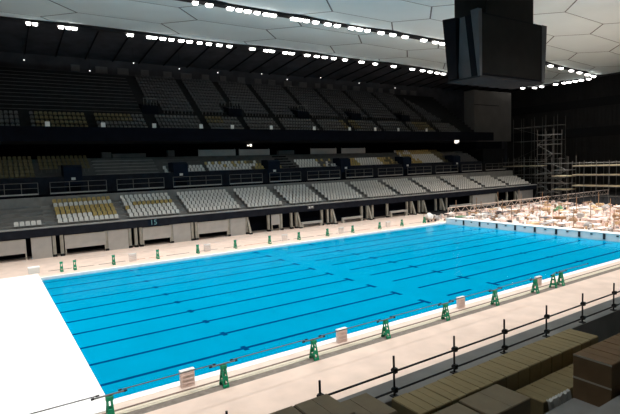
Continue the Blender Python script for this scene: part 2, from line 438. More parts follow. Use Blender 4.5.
# stairwell portals
PL = ['under the left shade-darkened tan seats', 'left of the cream seats', 'below the second pale parapet panel', 'between mixed seats and tan seats', 'beside the pale cluttered seats', 'rightmost, near the stand end']
for i, p in enumerate(PORT):
    t = thing('stairwell_portal', (p, 44.85, 5.7), 'navy stairwell portal in the middle stand, %s' % PL[i], 'stairwell', 'navy portals of the middle stand')
    c = MB(); c.prism([(-.25, 1.5), (-.25, 3.6), (.35, 3.85), (2.0, 3.85), (2.0, 1.5)], 'x', -1.0, 1.0, M['navydoor']); c.build('hood', t)
    for sx in (-.9, .9):
        c = MB(); c.box(sx-.1, sx+.1, -.2, .1, 0, 1.5, M['navydoor']); c.build('jamb', t)
    c = MB(); c.box(-.8, .8, -.06, .02, 0, 1.5, M['navydeep']); c.build('opening', t)
    c = MB(); c.box(-.22, .22, -.30, -.25, 2.05, 2.35, M['sign']); tag(c.build('sign', t), 'small white number plate')
# railings behind the lower stand
edges = [-2.0]+[a for a in AISR]
for i in range(len(edges)-1):
    a, e = edges[i]+.1, edges[i+1]-1.1
    if e > 88: e = 87
    t = thing('guard_railing', ((a+e)/2, 42.13, 6.28), 'grey pipe railing behind the lower stand, %s section from the left' % ORD[i], 'railing', 'railings behind the lower stand'); w = (e-a)/2
    for k in range(4):
        px = -w+2*w*k/3
        c = MB(); c.bar((px, 0, 0), (px, 0, 1.35), .035, M['railgrey'], 5); c.build('post', t)
    for z in (1.33, .75):
        c = MB(); c.bar((-w, 0, z), (w, 0, z), .028, M['railgrey'], 5); c.build('rail', t)
    c = MB(); c.box(-w, w, -.04, .03, .02, .17, M['capgrey']); tag(c.build('toe_board', t), 'pale toe board')
# parapet panels at the back of the middle tier
for i, (a, e) in enumerate([(24.4, 30.4), (31.0, 36.4), (44.3, 49.8), (50.9, 56.4)]):
    t = thing('parapet_panel', ((a+e)/2, 49.75, MZ+2.58), 'long pale parapet panel at the back of the middle stand, %s from left' % ORD[i], 'panel', 'pale parapet panels'); w = (e-a)/2
    c = MB(); c.bevbox(-w, w, -.05, .05, .0, .92, M['hoard'], .02); c.build('board', t)
    for sx in (-w+.1, w-.1):
        c = MB(); c.box(sx-.06, sx+.06, .04, .12, 0, 1.05, M['railgrey']); c.build('post', t)
for i, (a, e, z) in enumerate([(11.2, 12.4, .5), (12.6, 17.0, .28), (20.1, 21.1, .65), (38.5, 41.5, .4)]):
    t = thing('equipment_case', ((a+e)/2, 50.8, MZ+2.58), 'grey low case on the dark concourse behind the middle stand, %s from left' % ORD[i], 'case', 'cases on the dark concourse'); w = (e-a)/2
    c = MB(); c.bevbox(-w, w, -.4, .4, .06, z+.3, M['concmid'], .04); c.build('body', t)
    c = MB(); c.box(-w, w, -.35, .35, 0, .06, M['rail']); c.build('base', t)

# ------------------------------------------------------------------ upper tier
UY, UZ, UD, UH, UN = 47.5, 13.75, .8, .60, 16
XU = 86.0
b = MB()
poly = [(46.85, 12.55), (46.85, 14.15), (47.0, 14.15), (47.0, UZ)]
for r in range(UN):
    poly += [(UY+UD*r+.45, UZ+UH*r), (UY+UD*r+.45, UZ+UH*(r+1))]
poly += [(62.5, UZ+UH*UN), (62.5, 20), (56.2, 13.6), (50, 12.3)]
b.prism(poly, 'x', -16, XU, M['concdark']); struct('upper_stand', b, 'shade-darkened terraces of the far upper stand')
b = MB(); b.box(-16, XU+4, 46.72, 46.85, 12.5, 14.25, M['navydeep']); struct('trim_15', b, 'dark balcony front of the upper stand')
UA = [2.4, 9.9, 17.6, 25.2, 31.5, 38.2, 45.3, 52.1, 59.2, 66.4, 73.8, 81.0]
UP = [18.2, 31.3, 44.0, 55.6, 68.2]
x = -2.0
while x < XU-1:
    for r in range(UN):
        if any(abs(x-(a+.0)) < .55 for a in UA): continue
        if r == 4: continue
        if 4 < r < 8 and any(abs(x-p) < 1.7 for p in UP): continue
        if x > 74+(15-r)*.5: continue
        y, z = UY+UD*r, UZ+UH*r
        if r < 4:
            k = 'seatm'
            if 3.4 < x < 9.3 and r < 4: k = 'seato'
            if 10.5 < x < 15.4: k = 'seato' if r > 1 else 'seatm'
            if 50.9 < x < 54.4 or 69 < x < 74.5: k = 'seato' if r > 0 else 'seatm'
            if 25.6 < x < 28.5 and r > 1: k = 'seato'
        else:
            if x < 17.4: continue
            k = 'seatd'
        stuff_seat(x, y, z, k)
    x += .53
c = MB()
for r_ in range(5, UN):
    c.box(-14, 17.0, UY+UD*r_-.36, UY+UD*r_-.28, UZ+UH*r_, UZ+UH*r_+.05, M['seatm'])
struct('trim_17', c, 'pale tread edges of the bare left blocks of the upper stand')
c = MB()
for j in range(6): c.box(9.6, 17.5, MY+.75*j-.27, MY+.75*j-.17, MZ+.43*j, MZ+.43*j+.05, M['capgrey']); c.box(18.7, 24, MY+.75*j-.27, MY+.75*j-.2, MZ+.43*j, MZ+.43*j+.03, M['conc'])
struct('trim_16', c, 'pale tread edges of the bare middle stand blocks')
tag(stuff.build('stadium_seats'), 'remaining rows of white, tan and shade-darkened seats filling the far stands', 'seats', kind='stuff')
# bare tread edges, left blocks of the upper stand
for i, p in enumerate(UP):
    t = thing('stairwell_portal', (p, UY+UD*5-.2, UZ+UH*5-.2), 'dark stairwell opening with white rails in the upper stand, %s from left' % ORD[i], 'stairwell', 'stairwell openings of the upper stand')
    c = MB(); c.prism([(-.2, 0), (-.2, 1.25), (1.9, 1.7), (1.9, 1.0)], 'x', -1.1, 1.1, M['navydeep']); c.build('hood', t)
    c = MB()
    for s in range(5): c.bar((-.9+.45*s, -.3, 1.2), (-.9+.45*s, -.2, 2.2), .03, M['railgrey'], 5)
    c.bar((-.95, -.2, 2.2), (.95, -.2, 2.2), .035, M['railgrey'], 5)
    c.build('handrail', t)
SX = [4.7, 10.95, 17.35, 23.9, 28.7, 35.2, 43.2, 50.5, 56.3, 61.9, 69.3]
for i, x in enumerate(SX):
    t = thing('block_sign', (x, 46.70, 14.2), 'small white block sign on the upper balcony edge, %s from left' % ORD[i], 'sign', 'white signs on the upper balcony')
    c = MB(); c.bevbox(-.26, .26, -.04, .03, .05, .62, M['sign'], .02); c.build('plate', t)
    c = MB(); c.box(-.04, .04, .03, .12, 0, .5, M['railgrey']); c.build('bracket', t)
# back wall and soffit of the upper stand
b = MB(); b.box(-16, X1, 62.6, 63, ZD, 31, M['outer']); struct('wall_far', b)
b = MB()
for i in range(34):                        # sloping ribbed soffit
    xa = -16+i*4
    b.hexa([(xa,50.2,27.4),(xa+3.9,50.2,27.4),(xa+3.9,63,26.0),(xa,63,26.0),(xa,50.2,28),(xa+3.9,50.2,28),(xa+3.9,63,27),(xa,63,27)], M['outer'])
    b.hexa([(xa+3.9,50.2,27.2),(xa+4.0,50.2,27.2),(xa+4.0,63,25.8),(xa+3.9,63,25.8),(xa+3.9,50.2,28),(xa+4.0,50.2,28),(xa+4.0,63,27),(xa+3.9,63,27)], M['casedark'])
struct('ceiling_outer', b, 'dark ribbed soffit above the upper stand')
for i in range(22):
    x = 10.6+3.4*i+rnd(.35)
    if x > 84: break
    t = thing('wall_louvre', (x, 62.5, UZ+UH*UN+.6), 'small grey louvre panel on the dark back wall, %s from left' % ordn(i), 'louvre', 'grey louvres on the back wall'); w = random.uniform(.55, 1.0)
    c = MB(); c.box(-w, w, -.10, .08, .0, 1.0, M['grille']); c.build('frame', t)
    c = MB()
    for s in range(4): c.box(-w+.05, w-.05, -.16, -.10, .08+.23*s, .22+.23*s, M['grille'])
    c.build('blade', t)
for i, (x, z) in enumerate([(3.4, 23.8), (11.4, 23.0), (17.5, 24.6), (24.4, 24.3), (30.8, 24.2), (38.9, 24.6), (44.0, 24.0), (51.3, 24.8), (60.5, 24.4), (70.1, 24.0)]):
    t = thing('pendant_lamp', (x, 56, z), 'tiny lit lamp hanging above the upper stand, %s from left' % ORD[i], 'lamp', 'tiny lamps over the upper stand')
    c = MB(); c.bar((0,0,.1), (0,0,27-z), .02, M['track'], 4); c.build('rod', t)
    c = MB(); c.bar((0,0,0), (0,0,.12), .10, M['track'], 8); c.build('shade', t)
    c = MB(); c.bar((0,0,-.12), (0,0,0), .09, M['dot'], 8); tag(c.build('bulb', t), 'lit white bulb')

# ------------------------------------------------------------------ ceiling
def czz(x): return 27.0-.00047*max(0, x-40)**2
CX0, CX1, CY0, CY1 = -26, 106, -34, 48.0
b = MB()
HX, HY = 13.5, 7.0
def hexcell(cx, cy):
    P = [(-.62, 0), (-.36, .5), (.36, .5), (.62, 0), (.36, -.5), (-.36, -.5)]
    outer = []
    n = []
    for i in range(6):
        (ax, ay), (bx_, by_) = P[i], P[(i+1) % 6]
        for s in range(4): n.append((ax+(bx_-ax)*s/4, ay+(by_-ay)*s/4))
    return [(cx+HX*px, cy+HY*py) for px, py in n]
for i in range(-4, 16):
    for j in range(-7, 10):
        cx = i*HX*.98; cy = j*HY+(HY/2 if i % 2 else 0)+1.5
        if cx < CX0 or cx > CX1+3 or cy < CY0 or cy > CY1+2.5: continue
        ring = [(min(max(x, CX0), CX1), min(max(y, CY0), CY1)) for x, y in hexcell(cx, cy)]
        n = len(ring); cc = (sum(p[0] for p in ring)/n, sum(p[1] for p in ring)/n)
        vs = []; seamw = .985
        r1 = [(cc[0]+(x-cc[0])*seamw, cc[1]+(y-cc[1])*seamw) for x, y in ring]
        r2 = [(cc[0]+(x-cc[0])*.80, cc[1]+(y-cc[1])*.80) for x, y in ring]
        r3 = [(cc[0]+(x-cc[0])*.45, cc[1]+(y-cc[1])*.45) for x, y in ring]
        vs = [(x, y, czz(x)+.10) for x, y in r1]+[(x, y, czz(x)-.02) for x, y in r2]+[(x, y, czz(x)-.12) for x, y in r3]+[(cc[0], cc[1], czz(cc[0])-.15)]
        fs = [(i0, (i0+1) % n, n+(i0+1) % n, n+i0) for i0 in range(n)]+[(n+i0, n+(i0+1) % n, 2*n+(i0+1) % n, 2*n+i0) for i0 in range(n)]+[(2*n+i0, 2*n+(i0+1) % n, 3*n) for i0 in range(n)]
        b.add(vs, fs, M['ceil'])
for k in range(33):                        # backing seen in the seams
    xa = CX0+4*k
    b.add([(xa,CY0,czz(xa)+.14),(xa+4,CY0,czz(xa+4)+.14),(xa+4,CY1,czz(xa+4)+.14),(xa,CY1,czz(xa)+.14)], [(0,1,2,3)], M['seam'])
struct('ceiling', b, 'white quilted membrane ceiling with grey seams')
for p in bpy.data.objects['ceiling'].data.polygons: p.use_smooth = len(p.vertices) < 5 and p.material_index == 0

def track(name, pts, label):
    c = MB()
    for (xa, ya), (xb, yb) in zip(pts[:-1], pts[1:]):
        c.beam((xa, ya, czz(xa)-.12), (xb, yb, czz(xb)-.12), 1.0, .34, M['track'])
    o = c.build(name); tag(o, label, 'light track', 'light tracks under the ceiling'); return o
def seq(y): return [(x, y) for x in range(-19, 107, 7)]
track('light_track', seq(48.5), 'dark light track along the ceiling edge above the upper stand')
track('light_track', seq(32.7), 'dark light track crossing the white ceiling above the far poolside')
track('light_track', [(105.0, 48.5), (105.0, 33), (105, 10), (105, -26)], 'dark light track across the far right end of the ceiling')
def floodlight(x, y, w, label, face):
    z = czz(x)-.32
    t = thing('floodlight', (x, y, z), label, 'floodlight', 'floodlights on the ceiling tracks')
    c = MB(); c.bevbox(-w/2, w/2, -.22, .22, -.05, .12, M['track'], .03); c.build('housing', t)
    c = MB(); fy = face[1]; fx = face[0]
    a, e = w/2-.01, .24
    c.hexa([(-a,-e,-.05),(a,-e,-.05),(a,e,-.05),(-a,e,-.05),(-a*.8,-e*.8,-.30),(a*.8,-e*.8,-.30),(a*.8,e*.8,-.30),(-a*.8,e*.8,-.30)], M['lens'])
    tag(c.build('lens', t), 'brightly lit lens')
s1 = [3.7,4.4,7.2,8.0,8.7,15.4,17.9,18.6,19.7,20.9,22.3,23.5,25.0,26.4,28.0,29.6,33.4,35.8,36.8,39.2,40.4,43.4,45.3,46.9,48.8,51.2,54.9,58.1,62.6,67.4,70.2,72.3,74.3,76.1]
s2 = [18.6,20.2,22.7,23.8,24.9,26.1,27.4,28.3,31.2,32.1,33.0,34.4,36.3,37.8,40.2,41.5,42.9,45.4,47.6,50.0,53.8,56.3,57.8,87.4,90.9,94.6,97.6,100.6,103.0]
s1 += [107.5-4.5, 99.5, 96.0]; s1.sort()
for i, x in enumerate(s1): floodlight(x, 48.35, .62+.0055*x+rnd(.12), 'lit floodlight on the ceiling track above the upper stand, %s from the left' % ordn(i), (0,-1))
for i, x in enumerate(s2): floodlight(x, 32.55, .62+.0055*x+rnd(.12), 'lit floodlight on the ceiling track above the far poolside, %s from the left' % ordn(i), (0,-1))
for i, y in enumerate([46.5, 44.8, 41.5, 39.6, 38.5, 37.2, 35.9, 34.4]):
    floodlight(104.8, y, 1.15, 'lit floodlight on the track across the far right ceiling end, %s from the left' % ORD[i], (-1,0))

# ------------------------------------------------------------------ scoreboard
sb = thing('scoreboard', (43.7, 13.2, 16.5), 'huge dark scoreboard hanging from the ceiling above the pool', 'scoreboard')
X_, Y_, Z_ = 43.7, 13.2, 16.5
def rel(p): return (p[0]-X_, p[1]-Y_, p[2]-Z_)
c = MB(); c.hexa([rel(p) for p in [(38.45,11,16.6),(49.1,11,16.6),(49.1,12.0,16.6),(38.45,12.0,16.6),(38.45,11,22.5),(48.95,11,22.5),(48.95,12.75,22.5),(38.45,12.75,22.5)]], M['casedark']); fr = c.build('front_cabinet', sb)
c = MB(); c.box(38.62-X_, 48.65-X_, -2.2-.06, -2.2-.002, 16.78-Z_, 22.35-Z_, M['screen']); tag(c.build('screen', fr), 'dark brown switched off display facing the near stand')
c = MB(); c.hexa([rel(p) for p in [(38.30,10.9,16.55),(38.62,10.9,16.55),(38.62,11.15,16.55),(38.30,11.15,16.55),(38.05,10.9,22.75),(38.62,10.9,22.75),(38.62,11.75,22.75),(38.05,11.75,22.75)]], M['casing']); tag(c.build('bezel', fr), 'grey tapered left bezel')
c = MB(); c.hexa([rel(p) for p in [(48.65,10.9,16.55),(49.2,10.9,16.55),(49.2,11.9,16.55),(48.65,11.9,16.55),(48.65,10.9,22.5),(49.5,10.9,22.5),(49.5,12.2,22.5),(48.65,12.2,22.5)]], M['casing']); tag(c.build('bezel', fr), 'grey right bezel')
c = MB(); c.hexa([rel(p) for p in [(38.45,13.75,16.7),(49,13.75,16.7),(49,14.85,16.7),(38.45,14.85,16.7),(38.45,13.9,22.7),(49,13.9,22.7),(49,15.55,22.9),(38.45,15.55,22.9)]], M['casedark']); c.build('rear_cabinet', sb)
c = MB(); c.hexa([rel(p) for p in [(38.75,12.0,16.62),(48.8,12.0,16.62),(48.8,13.8,16.62),(38.75,13.8,16.62),(38.75,12.75,22.6),(48.8,12.75,22.6),(48.8,13.6,22.6),(38.75,13.6,22.6)]], M['casing']); tag(c.build('core', sb), 'grey core panel between the two cabinets')
c = MB(); c.box(38.4-X_, 49.2-X_, 10.95-Y_, 14.9-Y_, 16.42-Z_, 16.6-Z_, M['tray']); tag(c.build('underside', sb), 'grey underside tray')
c = MB(); c.bevbox(42.0-X_, 50.4-X_, 13.0-Y_, 17.0-Y_, 22.4-Z_, 26.84-Z_, M['screen'], .05); tag(c.build('shaft', sb), 'dark greenish grey hoist box')

# ------------------------------------------------------------------ end walls
b = MB()
b.box(118, 118.6, -60, 63, ZD, 31, M['wall'])
for z0, z1 in ((19.9, 21.9), (13.0, 15.2)): b.box(117.7, 118, -60, 63, z0, z1, M['wallband'])
for i in range(110): b.box(117.9, 118, -30+.8*i, -30+.8*i+.25, ZD, 31, M['wall'])
struct('wall_right', b)
b = MB(); b.box(X0-2, X0-1.8, -60, 63, -.3, 31, M['wall']); struct('wall_left', b)
b = MB(); b.box(X0-2, X1, -40.3, -40, -.3, 31, M['wall']); struct('wall_near', b)
t = thing('concrete_core', (92.2, 52, ZD), 'tall grey concrete core block at the right end of the stands', 'building core')
c = MB(); c.bevbox(-4.4, 9.0, -2, .8, 12.4, 23.6, M['conccore'], .1); c.build('upper_block', t)
c = MB(); c.bevbox(-3.0, 4.7, -3.2, 6, 0, 10.7, M['concdark'], .1); c.build('lower_block', t)
c = MB(); c.bevbox(-3.2, 6.0, -1.6, 3, 10.6, 12.5, M['navydeep'], .1); c.build('recess', t)
c = MB(); c.box(-4.4, 4.2, -2.05, -2.0, 20.35, 20.5, M['concdark']); c.build('ledge', t)
t = thing('work_light', (77.5, 46.6, 12.2), 'small bright work light cluster under the right end of the balcony', 'lamp')
c = MB(); c.box(-.45, .45, -.15, .15, -.2, .2, M['track']); c.build('housing', t)
c = MB(); c.bevbox(-.5, .3, -.3, -.15, -.25, .35, M['worklens'], .05); c.bevbox(.3, .75, -.3, -.15, -.05, .35, M['worklens'], .04); tag(c.build('lens', t), 'lit lens')
t = thing('work_light', (33.2, 50.5, 12.0), 'small warm twin work light in the dark concourse under the balcony', 'lamp')
c = MB(); c.box(-.35, .55, -.1, .1, -.15, .12, M['track']); c.build('housing', t)
c = MB(); c.bevbox(-.42, -.2, -.2, -.1, -.12, .10, M['worklens'], .04); c.bevbox(.0, .36, -.2, -.1, -.16, .2, M['worklens'], .04); tag(c.build('lens', t), 'two lit lenses')

# ------------------------------------------------------------------ scaffolds at the right end
def scaffold(name, x0, x1, y0, y1, levels, top, nx, ny, label, board=None, braces=True, r=.05):
    t = thing(name, ((x0+x1)/2, (y0+y1)/2, ZD), label, 'scaffold', 'scaffolds at the right end'); cx, cy = (x0+x1)/2, (y0+y1)/2
    for i in range(nx+1):
        for j in range(ny+1):
            px, py = x0+(x1-x0)*i/nx-cx, y0+(y1-y0)*j/ny-cy
            c = MB(); c.bar((px, py, 0), (px, py, top+rnd(.15)), r, M['steel'], 5); c.build('standard', t)
    for z in levels:
        c = MB()
        for j in range(ny+1): py = y0+(y1-y0)*j/ny-cy; c.bar((x0-cx, py, z), (x1-cx, py, z), r, M['steel'], 5)
        for i in range(nx+1): px = x0+(x1-x0)*i/nx-cx; c.bar((px, y0-cy, z), (px, y1-cy, z), r, M['steel'], 5)
        c.build('ledger', t)
        if board and z in board:
            c = MB(); c.box(x0-cx, x1-cx, y0-cy-.1, y1-cy, z+.05, z+.2, M['deckwood']); tag(c.build('deck', t), 'pale timber deck')
    if braces:
        zs = [0]+list(levels)
        for i in range(len(zs)-1):
            c = MB(); s = 1 if i % 2 else -1
            c.bar((x0-cx, -s*(y1-cy), zs[i]), (x0-cx, s*(y1-cy), zs[i+1]), r*.8, M['steel'], 5); c.build('brace', t)
    return t
scaffold('scaffold_tower', 85, 88, 30.6, 33.6, [1.8, 3.6, 5.4, 7.2, 9.0, 10.8, 12.6], 13.6, 1, 2, 'tallest grey scaffold tower in front of the dark end wall')
scaffold('scaffold_platform', 90.2, 94.2, 37.2, 44.6, [2.4, 4.9, 6.6, 7.6], 8.6, 2, 3, 'scaffold platform with pale deck beside the end of the stand', [6.6])
scaffold('scaffold_stair', 84, 87, 27.4, 30.2, [1.2, 2.4, 3.6, 4.8, 6.0, 7.2], 8.4, 1, 2, 'scaffold stair tower with crossed braces left of the long decks', [2.4, 4.8])
scaffold('scaffold_decks', 85, 87.5, 8.5, 27.0, [1.5, 3.1, 5.0, 6.6, 7.2], 7.5, 1, 9, 'long multi-level scaffold with pale decks at the right edge', [3.1, 5.0, 6.6], False)
scaffold('dim_scaffold', 96, 99, 36, 46, [4, 8, 12, 15], 17, 1, 4, 'dim tall scaffold frame in the dark corner below the concrete core', None, True, .04)

# truss edge of the diving platform
t = thing('lattice_beam', (83, 31, ZD), 'long pale lattice beam edging the cluttered platform before the scaffolds', 'beam')
c = MB()
for z in (.3, 1.15): c.bar((-26, 0, z), (24, 0, z), 0.075, M['pale'], 6)
c.build('chord', t)
c = MB()
for i in range(50): c.bar((-26+i, 0, .3 if i % 2 else 1.15), (-25+i, 0, 1.15 if i % 2 else .3), .045, M['pale'], 5)
c.build('lacing', t)
for i in range(9):
    c = MB(); c.bar((-26+i*6.2, 0, 0), (-26+i*6.2, 0, 1.1), .07, M['pale'], 6); c.build('leg', t)

# scaffold poles standing in the clutter
np_ = 0
rows = [(55.5, 1.6), (61, 1.8), (67.5, 1.9), (75, 2.0)]
for ri, (px, h) in enumerate(rows):
    for j in range(7):
        y = 28.0-4.3*j+ri*.9
        t = thing('scaffold_pole', (px+rnd(.4), y, ZD), 'thin upright pole in platform clutter, %s row from pool, %s from stand' % (ORD[ri], ORD[j]), 'pole', 'poles in the platform clutter')
        c = MB(); c.bar((0,0,0), (0,0,h+rnd(.3)+.9), .045, M['c_brown'], 5); c.build('shaft', t)
        c = MB(); c.box(-.14, .14, -.14, .14, 0, .05, M['c_grey']); c.build('base_plate', t)

# clutter: cartons, board stacks, sacks, tables
def carton(t, m):
    w, d, h = random.uniform(.3, .6), random.uniform(.3, .5), random.uniform(.3, .7)
    c = MB(); c.bevbox(-w, w, -d, d, 0, h, m, .02); c.build('body', t)
    c = MB(); c.box(-w*.98, w*.98, -.05, .05, h-.01, h+.012, M['tape']); c.build('tape', t)
def boards(t, m):
    w, d = random.uniform(.5, 1.0), random.uniform(.35, .6)
    n = random.randint(4, 8); c = MB()
    for i in range(n): c.box(-w+rnd(.06), w+rnd(.06), -d+rnd(.04), d+rnd(.04), .1+i*.07, .16+i*.07, m)
    c.build('boards', t)
    for s in (-.6, .6):
        c = MB(); c.box(s*w-.05, s*w+.05, -d, d, 0, .1, M['c_brown']); c.build('bearer', t)
def sack(t, m):
    c = MB(); R = random.uniform(.4, .65); n = 10; vs = []; fs = []
    prof = [(.75, 0), (1.0, .15), (1.05, .4), (.85, .7), (.45, .88), (.3, 1.0)]
    for rr, z in prof:
        for i in range(n): a = 2*PI*i/n; k = 1+.12*math.sin(3*a+z*5); vs.append((R*rr*k*math.cos(a), R*rr*k*math.sin(a), z*R*1.5))
    for q in range(len(prof)-1):
        for i in range(n): fs.append((q*n+i, q*n+(i+1) % n, q*n+n+(i+1) % n, q*n+n+i))
    fs += [tuple(range(n-1, -1, -1)), tuple(range((len(prof)-1)*n, len(prof)*n))]
    c.add(vs, fs, m); c.build('bag', t, smooth=True)
    c = MB(); c.bar((0,0,R*1.32), (0,0,R*1.40), R*.36, M['c_brown'], 8); c.build('tie', t)
def table(t, m):
    c = MB(); c.bevbox(-.9, .9, -.4, .4, .70, .75, m, .01); c.build('tabletop', t)
    for sx in (-.8, .8):
        for sy in (-.33, .33):
            c = MB(); c.bar((sx, sy, 0), (sx, sy, .7), .03, M['c_grey'], 5); c.build('leg', t)
KINDS = [('carton', carton, 'carton', 'box'), ('board_stack', boards, 'stack of boards', 'boards'), ('sack', sack, 'tied sack', 'sack'), ('trestle_table', table, 'trestle table', 'table')]
COLS = [('white', 'c_white', 6), ('pink', 'c_pink', 8), ('tan', 'c_tan', 4), ('brown', 'c_brown', 3), ('grey', 'c_grey', 2), ('green', 'c_green', 1), ('dark', 'c_dark', 1)]
DB = ['c_white']*8+['c_pink']*8+['c_tan']*3+['c_brown']*2+['c_grey']*2+['c_dark']
bag = [c for c in COLS for _ in range(c[2])]
PLACES = [('nearest the pool end wall', 52.2, 56.8), ('second band from pool end wall', 57.6, 63), ('middle of the platform', 64, 71.5), ('back of the platform', 73, 82)]
YB = ['close to the far stand', 'one step from the far stand', 'mid-width', 'towards the right edge', 'at the right edge']
cells = []
for pi_, (pn, xa, xb) in enumerate(PLACES):
    for q in range(5):
        ya = 30-6.1*q
        spots = []
        for s in range(60):
            x, y = random.uniform(xa, xb), random.uniform(ya-5.4, ya)
            if all(abs(x-a)+abs(y-c_) > 1.9 or max(abs(x-a)/1.9, abs(y-c_)/1.55) > 1 for a, c_ in spots) and all(abs(x-rx) > 1.75 or True for rx, _ in rows):
                if all(max(abs(x-a)/2.0, abs(y-c_)/1.6) > 1 for a, c_ in spots): spots.append((x, y))
        used = set()
        for x, y in spots[:7]:
            for tr in range(30):
                kd = random.choice(KINDS); cl = random.choice(bag)
                if (kd[0], cl[0]) not in used: break
            used.add((kd[0], cl[0]))
            t = thing(kd[0], (x, y, ZD), '%s %s, %s, %s' % (cl[0], kd[2], pn, YB[q]), kd[3], 'materials lying on the platform')
            kd[1](t, M[cl[1]])
# loose debris between them
c = MB()
for i in range(4200):
    x, y = random.uniform(51.6, 84), random.uniform(-1.5, 30.4); s = random.uniform(.06, .22)
    m = M[random.choice(DB)]; z = ZD
    a = random.uniform(0, PI); ca, sa = math.cos(a)*s*1.6, math.sin(a)*s*1.6; h = random.choice((.05, .08, .12, .2, .45))*random.uniform(.7, 1.3)
    c.hexa([(x-ca,y-sa,z),(x+sa*.6,y-ca*.6,z),(x+ca,y+sa,z),(x-sa*.6,y+ca*.6,z),(x-ca,y-sa,z+h),(x+sa*.6,y-ca*.6,z+h),(x+ca,y+sa,z+h),(x-sa*.6,y+ca*.6,z+h)], m)
tag(c.build('building_debris'), 'loose pink, white and tan offcuts strewn over the platform', 'debris', kind='stuff')

# handcart near the far right pool corner
t = thing('handcart', (49.3, 27.6, ZD), 'small cart with brown handles and white round sack near the far pool corner', 'cart')
c = MB(); c.bevbox(-.9, .9, -.35, .35, .3, .38, M['c_brown'], .02); c.build('bed', t)
for sx in (-.7, .7):
    for sy in (-.36, .36):
        c = MB(); c.bar((sx, sy-.04, .18), (sx, sy+.04, .18), .18, M['black'], 12); c.build('wheel', t)
c = MB(); c.bar((-.88,-.3,.38), (-.88,-.3,1.2), .03, M['c_brown']); c.bar((-.88,.3,.38), (-.88,.3,1.2), .03, M['c_brown']); c.bar((-.88,-.3,1.2), (-.88,.3,1.2), .03, M['c_brown']); c.build('handle', t)
t = thing('sack', (49.1, 27.6, ZD+.38), 'plump white sack lying on the brown handcart', 'sack'); sack(t, M['c_white'])
t = thing('sack', (51.1, 28.0, ZD), 'greyish sack on the deck right of the handcart', 'sack'); sack(t, M['c_grey'])

# ------------------------------------------------------------------ barricade stands and pipes
def stand_geo(sleeve=True):
    t = bpy.data.objects.new('barricade_stand', None); COL.objects.link(t)
    H = .86
    for sx in (-.10, .10):
        c = MB()
        c.beam((sx, -.19, 0), (sx*.6, -.05, H-.08), .05, .05, M['green']); c.beam((sx, .19, 0), (sx*.6, .05, H-.08), .05, .05, M['green'])
        c.beam((sx*.9, -.15, .22), (sx*.9, .15, .22), .04, .07, M['green']); c.beam((sx*.75, -.10, .52), (sx*.75, .10, .52), .04, .05, M['green'])
        c.build('side_frame', t)
    for sy in (-1, 1):
        c = MB(); c.box(-.12, .12, sy*.19-.03, sy*.19+.03, 0, .10, M['green']); c.build('foot_plate', t)
        c = MB(); c.beam((-.08, sy*.13, .35), (.08, sy*.13, .35), .05, .16, M['green']); c.build('cross_plate', t)
    c = MB(); c.bevbox(-.12, .12, -.09, .09, H-.16, H, M['green'], .02); c.build('head', t)
    if not sleeve: return t
    c = MB(); c.bar((-.52, -.03, H+.04), (.52, -.03, H+.04), .032, M['railgrey'], 8); tube = c.build('sleeve', t); tag(tube, 'grey pipe sleeve')
    for s in (-1, 1):
        c = MB(); c.bar((s*.48, -.03, H+.04), (s*.58, -.03, H+.04), .042, M['rail'], 8); tag(c.build('end_cap', tube), 'black end cap')
    return t
def fit_label(o, l, g): tag(o, l, 'barricade', g)
proto = stand_geo()
NX = [1.5, 5.67, 9.89, 14.09, 18.34, 22.55, 26.58, 28.6, 29.5]
for i, x in enumerate(NX):
    o = proto if i == 0 else copy_tree(proto)
    o.location = (x, -2.05, ZD)
    if i == 7: o.rotation_euler.z = .25
    fit_label(o, 'green A-frame barricade stand on the near poolside, %s from the left' % ORD[i], 'green barricade stands')
far_proto = stand_geo(False)
FX = [3.13, 4.18, 7.4, 11.4, 15.4, 19.5, 23.6, 27.4, 31.4, 35.2, 39.6, 43.5, 47.7]
for i, x in enumerate(FX):
    o = far_proto if i == 0 else copy_tree(far_proto); o.location = (x, 27.15, ZD); o.rotation_euler.z = 0
    fit_label(o, 'small green barricade stand on the far poolside, %s from the left' % ORD[i], 'green barricade stands')
def pipe(x0, x1, y, z, label, m=M['pipe'], r=.02):
    t = thing('barrier_pipe', ((x0+x1)/2, y, z), label, 'pipe', 'barrier pipes between the green stands'); w = (x1-x0)/2
    c = MB(); c.bar((-w, 0, 0), (w, 0, 0), r, m, 6); c.build('tube', t)
    c = MB()
    for s in (-1, 1): c.bar((s*(w-.12), 0, 0), (s*w, 0, 0), r*1.5, M['rail'], 6)
    c.build('end_sleeve', t)
    return t
ends = [-8.0]+NX
for i in range(len(ends)-1):
    if ends[i+1]-ends[i] < 2.2: continue
    pipe(ends[i]+(0 if i == 0 else .3), ends[i+1]-.3, -2.02, ZD+.86+.085, 'thin dark barrier pipe resting on green near-side stands, %s from the left' % ORD[i])
pipe(29.3, 33, -2.02, ZD+.945, 'thin dark barrier pipe running right from the last near green stand')
for i in range(1, len(FX)-1):
    pipe(FX[i]+.02, FX[i+1]-.02, 27.15, ZD+.88, 'thin pipe between far-side green stands, %s from the left' % ORD[i-1], M['c_pink'], .016)

